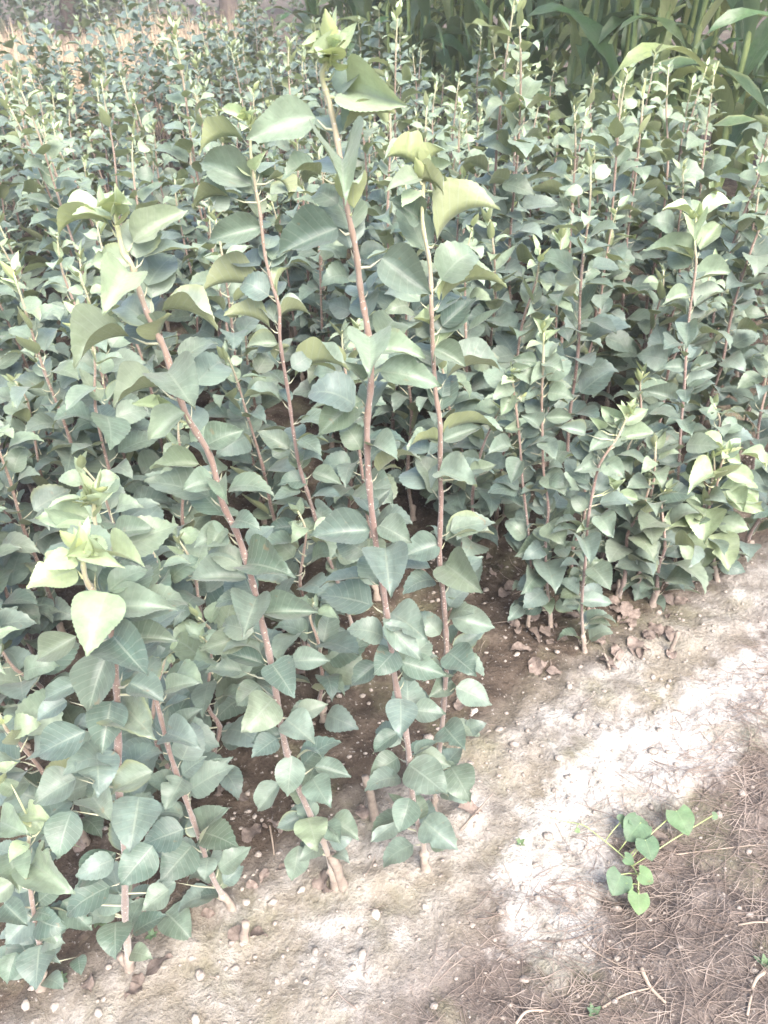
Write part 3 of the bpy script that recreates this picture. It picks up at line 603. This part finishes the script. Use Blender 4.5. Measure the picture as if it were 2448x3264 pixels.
for k in range(-52, 40):
    u = 0.34 + k * 0.36
    t = -3.0
    while t < 26:
        t += frg.uniform(0.08, 0.15) if t < 4 else frg.uniform(0.10, 0.19) if t < 9 else frg.uniform(0.18, 0.30)
        p = RN * (u + frg.gauss(0, 0.085)) + RD * t
        e = edge(p.x, p.y)
        if e < 0.05 or maize_edge(p.x, p.y) > -0.25: continue
        if p.y < 0.55 or p.x < -12 or p.y > 7.7 + 0.25 * p.x + frg.uniform(-.2, .2) + (2.2 if p.x > -1.2 else 0): continue
        H = frg.uniform(0.66, 1.06) * (0.78 if e < 0.5 else 1.0) * (0.94 + 0.3 * noise.noise(Vector((p.x * .9, p.y * .9, 3)))) + max(0, frg.gauss(-.1, .12))
        cands.append((p.x, p.y, H, e))
fill = []
for x, y, H, e in cands:
    tp, bp = project(Vector((x, y, H))), project(Vector((x, y, 0.1)))
    if tp is None: continue
    if not (-60 < tp[0] < 828) and not (bp and -60 < bp[0] < 828): continue
    if tp[1] > 1080: continue
    q = Vector((x, y)); m = min((q - r).length for r in placed)
    if m < (0.088 if y < 2.2 else 0.09): continue
    # nothing in front of the traced front stems, the ground gaps stay open
    if e < 0.12 and -0.30 < x < 0.35: continue
    if e < 0.30: H *= 0.72
    if abs(x - (-0.02 - 0.30 * (y - 1.0))) < 0.035 and y < 3.6 and y > 1.0: continue
    placed.append(q) if y < 3 else None
    fill.append((x, y, H))
fill.sort(key=lambda c: c[0] ** 2 + (c[1]) ** 2)
LAB = ('dark green apple sapling deep in the left thicket behind the front row', 'apple sapling in the thick middle of the field behind the tall stems', 'apple sapling in the grey-green right part of the field below the maize',
       'apple sapling in the far left of the field, small leaves and pale tip', 'apple sapling in the far middle of the field, small leaves and pale tip', 'apple sapling in the far right of the field near the maize')
NIND = 286 - len(gen)
for x, y, H, lb in gen: sapling(x, y, H, lb, frg, 0 if y < 2.4 else 1, y > 7, dense=1.35 if H < .5 else 1.2)
ORD = ['first', 'second', 'third', 'fourth', 'fifth', 'sixth', 'seventh', 'eighth', 'ninth', 'tenth'] + ['%dth' % i for i in range(11, 60)]
near = [c for c in fill[:NIND] if c[1] < 3.2]; uniq = {}
RANK = [('nearest rank', 1.45), ('second rank', 1.9), ('third rank', 2.3), ('fourth rank', 2.75), ('fifth rank', 3.2)]
lo_ = 0
for rn, hi_ in RANK:
    band = sorted([c for c in near if lo_ <= c[1] < hi_], key=lambda c: project(Vector(c[:2] + (c[2],)))[0]); lo_ = hi_
    hs_ = sorted(c[2] for c in band)
    for i, c in enumerate(band):
        size = 'short' if c[2] < hs_[len(hs_) // 3] else 'tall' if c[2] > hs_[2 * len(hs_) // 3] else 'middling'
        uniq[c] = '%s apple sapling, %s from the left in the %s behind the front stems' % (size, ORD[i], rn)
for x, y, H in fill[:NIND]:
    pr = project(Vector((x, y, H))); col = 0 if pr[0] < 260 else (1 if pr[0] < 510 else 2)
    sapling(x, y, H, uniq.get((x, y, H)) or LAB[col + 3], frg, 0 if y < 2.2 else 1, y > 4.4, dense=1.25 if y < 2.6 else 1.1)
V, F, uv, mi = [], [], [], []; V2, F2, uv2, mi2 = [], [], [], []
SV, SF, SU = [], [], []
for x, y, H in fill[NIND:]:
    g = Vector((x, y, 0)); az = frg.uniform(0, 6)
    n = 24
    for k in range(n):
        t = 0.35 + 0.62 * k / n; az += 2.4
        add_leaf(V, F, uv, mi, g + Vector((0, 0, H * t)), az, 0.088 * frg.uniform(.8, 1.25) * (1.0 if y < 9 else 1.25), frg)
    for k in range(4): add_leaf(V2, F2, uv2, mi2, g + Vector((0, 0, H)), k * 1.6, frg.uniform(.035, .06), frg, 'up')
    tube([g, g + Vector((frg.uniform(-.03, .03), 0, H * .5)), g + Vector((0, 0, H))], [.006, .005, .002], 3, False, SV, SF, SU)
o = link('sapling_thicket', mesh('sapling_thicket', V, F, (M_LEAF, M_PET), uv, mi)); o.color = (.03, .3, 0, 1)
tag(o, 'far apple saplings merging into one green thicket', 'saplings', kind='stuff')
o = link('sapling_thicket_tips', mesh('tips', V2, F2, (M_LEAF, M_PET), uv2, mi2)); o.color = (.55, .5, 0, 1)
tag(o, 'pale shoot tips of the far sapling thicket', 'saplings', kind='stuff')
o = link('sapling_thicket_stems', mesh('stems', SV, SF, (M_STEM,), SU)); tag(o, 'thin brown stems of the far sapling thicket', 'saplings', kind='stuff')
print('SAPLINGS', len(gen), len(fill))

# ------------------------------------------------------------------ maize
mrg = random.Random(44)
def strap(Ln, wd, el, curl, tw, rg):
    V, uv, F = [], [], []; n = 13; p = Vector((0, 0, 0)); a = el
    for i in range(n + 1):
        t = i / n; hw = wd / 2 * min(1, (t * 5 + .35)) * (1 - t ** 3) ; tt = tw * t
        for j, u in enumerate((-1, 0, 1)):
            x = u * hw; z = 0.35 * abs(u) * hw + 0.012 * u * math.sin(t * 17 + tw)
            V.append((p.x + x * math.cos(tt), p.y - math.sin(a) * z, p.z + math.cos(a) * z + x * math.sin(tt))); uv.append((.5 + u / 2, t))
        p = p + Vector((0, math.cos(a), math.sin(a))) * (Ln / n); a -= curl / n * (0.4 + 1.4 * t)
    for i in range(n):
        for j in range(2):
            q = i * 3 + j; F.append((q, q + 1, q + 4, q + 3))
    return mesh('leaf', V, F, (M_MAIZE,), uv)
STRAPS = [strap(mrg.uniform(.55, .8), mrg.uniform(.075, .11), R(mrg.uniform(50, 78)), mrg.uniform(1.3, 2.9), mrg.uniform(-1.2, 1.2), mrg) for _ in range(10)]
def stalk_mesh(rg):
    pts = [Vector((rg.uniform(-.01, .01), rg.uniform(-.01, .01), z * 0.16)) for z in range(12)]
    P, r = [], []
    for i, p in enumerate(pts):
        P += [p, p + Vector((0, 0, .012))]; k = 0.015 - 0.0007 * i; r += [k * 1.25, k]
    V, F, uv = tube(P, r, 7); return mesh('stalk', V, F, (M_STALK,), uv)
STALKS = [stalk_mesh(mrg) for _ in range(4)]
a, b = Vector((2.05, 2.35)), Vector((-1.2, 10.2)); d = (b - a); Ld = d.length; d.normalize(); nrm = Vector((d.y, -d.x))
mz = []
for row in range(5):
    t = mrg.uniform(0, .2)
    while t < Ld:
        p = a + d * t + nrm * (0.05 + row * 0.45 + mrg.gauss(0, .06)); t += mrg.uniform(.16, .30) * (1 if row < 2 else 1.5)
        pr = project(Vector((p.x, p.y, 1.0)))
        if pr and (300 if row > 0 else 345) < pr[0] < 880 and pr[1] > -160: mz.append((p, row))
frank = sorted([p for p, row in mz if row == 0], key=lambda p: project(Vector((p.x, p.y, 1.0)))[0])
MORD = ['leftmost'] + ORD[1:]
for p, row in mz:
    mlab = ('tall green maize plant in the inner ranks of the stand behind the saplings' if row > 1 else 'tall green maize plant in the second rank of the stand' if row == 1 else
            'tall maize plant at the front of the maize stand, %s from the left' % MORD[frank.index(p)] if p != frank[0] else 'leftmost tall maize plant at the front of the maize stand')
    o = root('maize_plant', (p.x, p.y, 0), mlab, 'maize', 'maize plants standing beyond the saplings', mrg.uniform(0, 6.28))
    s = mrg.uniform(.9, 1.12); st = link('stalk', mrg.choice(STALKS), o); st.scale = (1, 1, s)
    az = mrg.uniform(0, 3)
    for k in range(11):
        az += math.pi + mrg.gauss(0, .35)
        lo = bpy.data.objects.new('leaf', mrg.choice(STRAPS)); COL.objects.link(lo); lo.parent = o
        lo.location = (0, 0, (0.12 + k * 0.16) * s); lo.rotation_euler = (mrg.gauss(0, .12), mrg.gauss(0, .1), az)
        q = mrg.uniform(.8, 1.25); lo.scale = (q, q, q); y_ = mrg.choice((0, 0, 0.05, 0.3, 0.8)) if k > 1 else mrg.uniform(.3, 1); lo.color = (y_, mrg.random(), 0, 1)
print('MAIZE', len(mz))

# ------------------------------------------------------------------ far left: dry grass and trees
grg = random.Random(55)
V, F = [], []
for i in range(26000):
    x, y = grg.uniform(-7, -1.2), grg.uniform(5.8, 11.5)
    if y < 7.9 + 0.25 * x: continue
    h = grg.uniform(.35, .95) * (.8 + .5 * noise.noise(Vector((x, y, 0)))); a = grg.uniform(0, 6.28); l = grg.uniform(.05, .35); wd = grg.uniform(.0015, .0045)
    c, s = math.cos(a), math.sin(a); b = len(V)
    V += [(x - s * wd, y + c * wd, 0), (x + s * wd, y - c * wd, 0), (x + c * l * .4 - s * wd, y + s * l * .4 + c * wd, h * .6), (x + c * l * .4 + s * wd, y + s * l * .4 - c * wd, h * .6), (x + c * l, y + s * l, h)]
    F += [(b, b + 1, b + 3, b + 2), (b + 2, b + 3, b + 4)]
o = link('dry_grass', mesh('dry_grass', V, F, (M_DRY,), smooth=False)); tag(o, 'band of dry tan grass at the far left end of the field', 'grass', kind='stuff')
FARL = []
def far_tree(x, y, h, rx, label, rg):
    o = root('broadleaf_tree', (x, y, 0), label, 'tree', 'trees beyond the dry grass')
    pts = [Vector((0, 0, -.1)), Vector((.1, 0, h * .35)), Vector((-.1, .1, h * .8))]
    V, F, uv = tube(spline(pts, 4), [0.22 - .02 * i for i in range(9)], 7); 
    for k in range(6):
        a = rg.uniform(0, 6.28); z = h * rg.uniform(.25, .6)
        tube([Vector((0, 0, z)), Vector((math.cos(a) * rx * .4, math.sin(a) * rx * .4, z + .5)), Vector((math.cos(a) * rx * .8, math.sin(a) * rx * .8, z + 1.2))], [.08, .05, .02], 5, True, V, F, uv)
    link('trunk', mesh('trunk', V, F, (M_BARK,), uv), o)
    V, F, uv, mi = [], [], [], []
    cl = [(Vector((rg.uniform(-1, 1) * rx, rg.uniform(-1, 1) * rx, rg.uniform(.03, 1) ** 1.5 * h)), rg.uniform(.5, 1.0)) for _ in range(44)]
    for c, r in cl:
        for k in range(130):
            v = Vector((rg.gauss(0, 1), rg.gauss(0, 1), rg.gauss(0, .8))).normalized() * r * rg.uniform(.55, 1.05)
            s = rg.uniform(.05, .10); b = len(V); A = Vector((rg.gauss(0, 1), rg.gauss(0, 1), rg.gauss(0, .5))).normalized(); B = A.cross(Vector((rg.gauss(0, 1), rg.gauss(0, 1), rg.gauss(0, 1)))).normalized()
            q = c + v; V += [tuple(q - A * s), tuple(q + B * s * .5), tuple(q + A * s), tuple(q - B * s * .5)]; F.append((b, b + 1, b + 2, b + 3)); uv += [(.5, 0), (1, .5), (.5, 1), (0, .5)]
    cr = link('crown', mesh('crown', V, F, (M_FAR,), uv, smooth=False), o); cr['kind'] = 'stuff'; cr.color = (0, rg.random(), rg.random(), 1)
for i, (x, y, h, rx, lb) in enumerate(((-8.5, 17, 5.5, 1.9, 'dark leafy tree at the far top left corner'), (-5.6, 18, 6, 2.0, 'second dark tree from the left beyond the dry grass'), (-2.6, 18.5, 5.5, 2.0, 'third dark tree from the left beyond the dry grass'))):
    far_tree(x, y, h, rx, lb, grg)

# ------------------------------------------------------------------ small things on the soil
crg = random.Random(66)
def pebble(r, rg, V=None, F=None, at=Vector((0, 0, 0)), sub=1):
    bm = bmesh.new(); bmesh.ops.create_icosphere(bm, subdivisions=sub, radius=r)
    sx, sy, sz = rg.uniform(.8, 1.3), rg.uniform(.7, 1.1), rg.uniform(.5, .85); off = rg.uniform(0, 50)
    for v in bm.verts:
        k = 1 + .6 * noise.noise(v.co / r * 1.3 + Vector((off, 0, 0))); v.co = Vector((v.co.x * sx, v.co.y * sy, v.co.z * sz)) * k
    b = len(V) if V is not None else 0
    vs = [tuple(v.co + at) for v in bm.verts]; fs = [tuple(v.index + b for v in f.verts) for f in bm.faces]; bm.free()
    if V is not None: V += vs; F += fs; return
    return mesh('stone', vs, fs, (M_STONE,))
PEB = [pebble(1.0, crg, sub=2) for _ in range(6)]
def drop(p): q = on_z(p); q.z = ground_h(q.x, q.y); return q
stones = [(7,640,320,.013),(7,705,302,.008),(7,970,378,.008),(7,1130,290,.007),(7,1055,520,.004),(7,1090,515,.004),(7,1090,768,.006),(7,1175,630,.009),(7,1300,575,.009),(7,1060,632,.008),(7,430,1130,.007),(7,235,1090,.008),(7,115,1095,.008),(7,845,1155,.009),(7,1555,750,.008),(7,1565,865,.010),(7,1620,690,.01),(8,510,688,.007),(8,175,655,.008),(8,710,733,.006),(8,760,827,.006),(8,715,797,.006),(6,500,970,.010),(6,455,970,.007),(6,575,660,.009),(6,800,805,.009),(6,1425,545,.008),(6,525,380,.008),(6,440,390,.009),(7,1100,280,.006),(6,390,895,.012)]
for t, x, y, r in stones:
    q = drop(px(t, x, y)); o = link('stone', crg.choice(PEB)); r *= .85; o.location = q + Vector((0, 0, r * .05)); o.scale = (r, r * crg.uniform(.8, 1.2), r); o.rotation_euler = (0, 0, crg.uniform(0, 6.28))
    where = 'on the shaded soil among the front stems' if edge(q.x, q.y) > 0.03 else 'on the pale bare strip'
    tag(o, 'small rounded pale stone lying ' + where, 'stone', 'loose stones on the soil')
V, F = [], []
for i in range(4200):
    x, y = crg.uniform(-.9, 1.5), crg.uniform(.4, 2.2)
    e = edge(x, y)
    if e > .5 or crg.random() < .25: continue
    r = abs(crg.gauss(0, .0030)) + .0012
    pebble(r, crg, V, F, Vector((x, y, ground_h(x, y) + r * .2)), 1)
o = link('soil_crumbs', mesh('soil_crumbs', V, F, (M_CLOD,))); tag(o, 'loose crumbs of earth and grit over the bare strip', 'grit', kind='stuff')

# withered leaves
def dead_leaf(rg):
    V, F, uv = blade(14, 6, rg.uniform(.2, 1.0), rg.uniform(.1, .8), rg.uniform(.08, .18), rg.uniform(-1.2, 1.2), .05, rg, rg.uniform(.5, .7))
    return mesh('withered_leaf', [(x, y - .5, z) for x, y, z in V], F, (M_DEAD,), uv)
DEAD = [dead_leaf(crg) for _ in range(8)]
spots = [(6,580,580),(6,640,600),(6,720,630),(6,560,560),(6,660,720),(6,900,500),(6,990,490),(6,1080,500),(6,1020,520),(6,1170,550),(6,930,600),(6,700,590),(6,770,620),(6,1130,640),(6,960,700),(6,1000,660),(6,470,330),(6,500,300),(6,450,250),(6,520,420),(6,640,500),(6,110,780),(6,90,290),(6,150,330),(6,330,880),
 (7,1400,560),(7,1100,350),(7,960,190),(7,1050,210),(7,1090,570),(7,1300,240),(7,1560,260),(7,600,990),(7,580,1040),(7,690,930),(7,360,400),(7,400,1010),(7,900,700),(5,920,840),(5,740,660),(5,1240,540),(5,1200,620),(5,1300,770),(5,1600,600),(5,830,720),(3,820,400),(3,860,440),(3,780,380),(8,370,260),(8,1180,370),(8,1250,380),(6,1230,560),(6,1150,590)]
spots += [(6, crg.uniform(420, 1300), crg.uniform(380, 740)) for _ in range(26)] + [(7, crg.uniform(250, 1350), crg.uniform(250, 1000)) for _ in range(14)]
for t, x, y in spots:
    q = drop(px(t, x, y)); o = link('withered_leaf', crg.choice(DEAD)); s = crg.uniform(.026, .055)
    o.location = q + Vector((0, 0, .006)); o.scale = (s, s, s); o.rotation_euler = (crg.gauss(0, .3), crg.gauss(0, .3), crg.uniform(0, 6.28))
    tag(o, 'curled brown withered leaf lying ' + ('on the litter under the right saplings' if t == 6 else 'on the bare strip beside the bindweed' if t == 8 else 'on the dark soil under the left saplings'), 'dead leaf', 'withered leaves on the soil')

# straw and twig litter in the near right corner
def straw_line(V, F, p, a, l, r, rg, lift=0.0):
    c = Vector((math.cos(a), math.sin(a), 0)); k = rg.uniform(-.25, .25) * l; n = Vector((-c.y, c.x, 0)); P = []
    for i in range(4):
        t = i / 3 - .5; q = p + c * (t * l) + n * (k * (t * t - .1) * 2); q.z = ground_h(q.x, q.y) + r + lift * (0.5 + t) + rg.uniform(0, .004); P.append(q)
    tube(P, [r, r, r * .9, r * .5], 3, False, V, F, [])
V, F = [], []
for i in range(26000):
    x, y = crg.uniform(-.3, 1.7), crg.uniform(.40, 2.0)
    z = zone(x, y)[1]
    if crg.random() > max(0.0, z - .42) ** 1.2 * 1.5: continue
    straw_line(V, F, Vector((x, y, 0)), crg.gauss(-.25, .8), crg.uniform(.012, .10), crg.uniform(.0003, .0009), crg, crg.uniform(0, .010))
for i in range(260):
    x, y = crg.uniform(-.8, 1.4), crg.uniform(.45, 2.0)
    if edge(x, y) > .35: continue
    straw_line(V, F, Vector((x, y, 0)), crg.uniform(0, 3.14), crg.uniform(.015, .06), crg.uniform(.0005, .001), crg, .004)
o = link('straw_litter', mesh('straw_litter', V, F, (M_MAT,))); tag(o, 'matted dry straw and grass litter in the near right corner', 'straw', kind='stuff')
def stick(name, pts, r, m, label, cat, group=None, z=.004):
    P = []
    for p in pts:
        q = drop(px(*p[:3])); q.z += z + (p[3] if len(p) > 3 else 0); P.append(q)
    S = spline(P, 5); V, F, uv = tube(S, [r * (1 - .5 * i / len(S)) for i in range(len(S))], 6, True, wob=.1, rg=crg)
    return tag(link(name, mesh(name, V, F, (m,), uv)), label, cat, group)
stick('straw_stalk', [(8,1640,950),(8,1590,1010,.01),(8,1560,1150)], .0035, M_STRAW, 'bent tan straw stalk at the bottom right corner', 'straw')
stick('straw_stalk', [(8,1110,930),(8,1150,1010),(8,1215,1085)], .0042, M_STRAW, 'thick pale straw stalk end in the litter at the bottom', 'straw')
stick('straw_stalk', [(8,940,1110),(8,1040,1050),(8,1150,1015)], .0022, M_STRAW, 'thin straw stalk joining the thick pale one', 'straw')
stick('straw_stalk', [(8,570,1165),(8,620,1115,.006),(8,720,1110)], .0028, M_STRAW, 'curved pale straw at the bottom edge of the strip', 'straw')
stick('straw_stalk', [(8,1530,740),(8,1600,730,.004),(8,1659,728)], .0022, M_STRAW, 'pale straight straw at the right edge', 'straw')
stick('straw_stalk', [(8,1270,410),(8,1420,402,.004),(8,1659,375)], .0016, M_STRAW, 'long thin straw right of the bindweed', 'straw')
stick('straw_stalk', [(8,850,820),(8,980,900),(8,1110,960)], .0012, M_STRAW, 'thin brown straw lying diagonally below the bindweed', 'straw')
stick('twig', [(8,330,330),(8,390,280,.004),(8,430,240,.012),(8,470,190,.02)], .0024, M_ROOT, 'forked brown twig beside the middle stem foot', 'twig')
stick('twig', [(8,400,710),(8,460,712,.003),(8,520,690)], .0016, M_BARK, 'short dark twig on the pale strip', 'twig')
stick('twig', [(7,1165,310),(7,1175,370,.006),(7,1182,430)], .0022, M_STRAW, 'upright pale twig stub between the left feet', 'twig')
stick('twig', [(6,975,725),(6,960,700,.01),(6,945,690,.02)], .004, M_ROOT, 'stout brown twig in the litter under the right saplings', 'twig')
stick('twig', [(6,985,700),(6,1005,670,.008),(6,1025,650)], .0026, M_ROOT, 'forked twig beside the stout one in the litter', 'twig')

# bare cut stumps next to the feet
for (t, x, y, h, r), lb in (((7,1480,575,.10,.0105), 'pale cut stump beside the leaning sapling foot'), ((7,1625,285,.11,.0095), 'pale upright stump between the two middle saplings'), ((7,1050,790,.06,.009), 'pale stump at the soil edge below the leaning sapling foot'), ((7,565,935,.05,.008), 'short stump at the front left soil edge'), ((6,1240,640,.06,.007), 'thin pale stump under the right saplings')):
    q = drop(px(t, x, y)); o = root('cut_stump', q, lb, 'stump', 'cut rootstock stumps')
    link('wood', root_mesh(Vector((0, 0, 0)), Vector((crg.uniform(-.2, .2), crg.uniform(-.1, .2), 1)).normalized(), r * .8, h, crg, .95), o)

# bindweed
def heart(rg, nu=10, nv=6):
    V, F, uv = [], [], []
    for i in range(nu + 1):
        t = i / nu; hw = 0.60 * (math.sin(math.pi * min(1, (t * .92 + .08)) ** .62) ** .7 if t < 1 else 0)
        for j in range(nv + 1):
            u = -1 + 2 * j / nv; notch = -0.16 * abs(u) ** 1.2 * max(0, 1 - t * 3.5)
            V.append((u * hw, t + notch, .10 * abs(u) * hw + .05 * math.sin(7 * t + 3 * u) * abs(u) - .16 * t * t)); uv.append((.5 + u / 2, t))
    for i in range(nu):
        for j in range(nv): a = i * (nv + 1) + j; F.append((a, a + 1, a + nv + 2, a + nv + 1))
    return V, F, uv
bw = drop(px(8, 1060, 500)); br = root('bindweed', bw, 'trailing bindweed with round green leaves on the straw litter', 'weed')
P = [drop(px(8, x, y)) - bw + Vector((0, 0, z)) for x, y, z in ((1105,585,.004),(1095,520,.02),(1045,450,.018),(980,400,.014),(930,360,.012),(860,310,.012),(780,285,.01),(700,270,.006))]
S = spline(P, 4); V, F, uv = tube(S, [.0016 - .00003 * i for i in range(len(S))], 5); vm, vn, vb = mat('bindweed_vine'); vb.inputs['Base Color'].default_value = (.30, .36, .15, 1)
link('vine', mesh('vine', V, F, (vm,), uv), br)
for bx, by, tx, ty, z, yo in ((1265,250,1330,365,.035,.35),(1110,300,1040,385,.03,.25),(1090,330,1150,285,.025,.2),(1130,375,1165,475,.03,.0),(1040,450,1090,480,.022,.3),(1105,520,1180,560,.03,.6),(1025,525,985,625,.026,.2),(1060,570,1050,610,.02,.8),(1100,610,1105,710,.026,.8),(1020,300,1060,280,.02,.2),(1420,270,1450,275,.012,.3),(830,330,850,345,.008,.9)):
    B = on_z(px(8, bx, by), z); T = on_z(px(8, tx, ty), z * .7); ax = T - B; l = ax.length * 0.88; ax.normalize()
    n = Vector((crg.uniform(-.25, .25), -.35 + crg.uniform(-.2, .2), 1)); xa = ax.cross(n).normalized(); n = xa.cross(ax)
    V, F, uv = heart(crg); M = Matrix((xa * l, ax * l, n * l)).transposed(); V = [tuple(M @ Vector(v) + B - bw) for v in V]
    lo = link('leaf', weld(mesh('leaf', V, F, (M_WEED,), uv)), br); lo.color = (yo, crg.random(), 0, 1)
    near = min(S, key=lambda s: (s + bw - B).length); PT = [near, (near + B - bw) * .5 + Vector((0, 0, .004)), B - bw]
    V, F, uv = tube(PT, [.0011] * 3, 4); link('petiole', mesh('petiole', V, F, (vm,), uv), lo)
# sprouts of weed
for (t, x, y, s), lb in (((7,660,790,.016), 'tiny green seedling at the soil edge in front'), ((7,270,985,.016), 'tiny green seedling near the bottom left corner'), ((7,430,730,.026), 'small yellow-green weed under the front left leaves'), ((6,840,495,.022), 'small green weed among the withered leaves'), ((6,930,360,.03), 'bright green weed in the dark under the right saplings'), ((8,905,1130,.016), 'small grassy weed at the bottom edge'), ((8,1640,920,.018), 'green weed tuft at the right edge'), ((8,590,380,.012), 'flat weed patch on the pale strip')):
    q = drop(px(t, x, y)); o = root('weed_seedling', q, lb, 'weed', 'small weeds')
    for k in range(6):
        V, F, uv = blade(6, 2, .3, .2, .03, 0, 0, crg, .5); az = k * 1.05 + crg.uniform(-.2, .2); M = Matrix.Rotation(az, 3, 'Z') @ Matrix.Rotation(R(crg.uniform(15, 55)), 3, 'X') * s * crg.uniform(.7, 1.2)
        lo = link('leaf', mesh('leaf', [tuple(M @ Vector(v)) for v in V], F, (M_WEED,), uv), o); lo.color = (crg.uniform(.0, .6), crg.random(), 0, 1)

# ------------------------------------------------------------------ thin haze volume, added to imitate lens veiling and lift distant darks
VEIL = 0.004
if VEIL:
    bm = bmesh.new(); bmesh.ops.create_cube(bm, size=1.0)
    for v in bm.verts: v.co = Vector((v.co.x * 124, 20 + v.co.y * 104, 3.0 + v.co.z * 8.6))
    me = bpy.data.meshes.new('veil'); bm.to_mesh(me); bm.free()
    hm = bpy.data.materials.new('veil_air'); hm.use_nodes = True; n = hm.node_tree; n.nodes.remove(n.nodes['Principled BSDF'])
    pv = n.nodes.new('ShaderNodeVolumePrincipled'); pv.inputs['Color'].default_value = (0.95, 0.92, 0.95, 1); pv.inputs['Density'].default_value = VEIL
    n.links.new(pv.outputs[0], n.nodes['Material Output'].inputs['Volume'])
    me.materials.append(hm); o = link('veil', me); tag(o, 'thin pale haze volume added to imitate lens veiling', 'veil', kind='stuff')
    sc.cycles.volume_bounces = 0
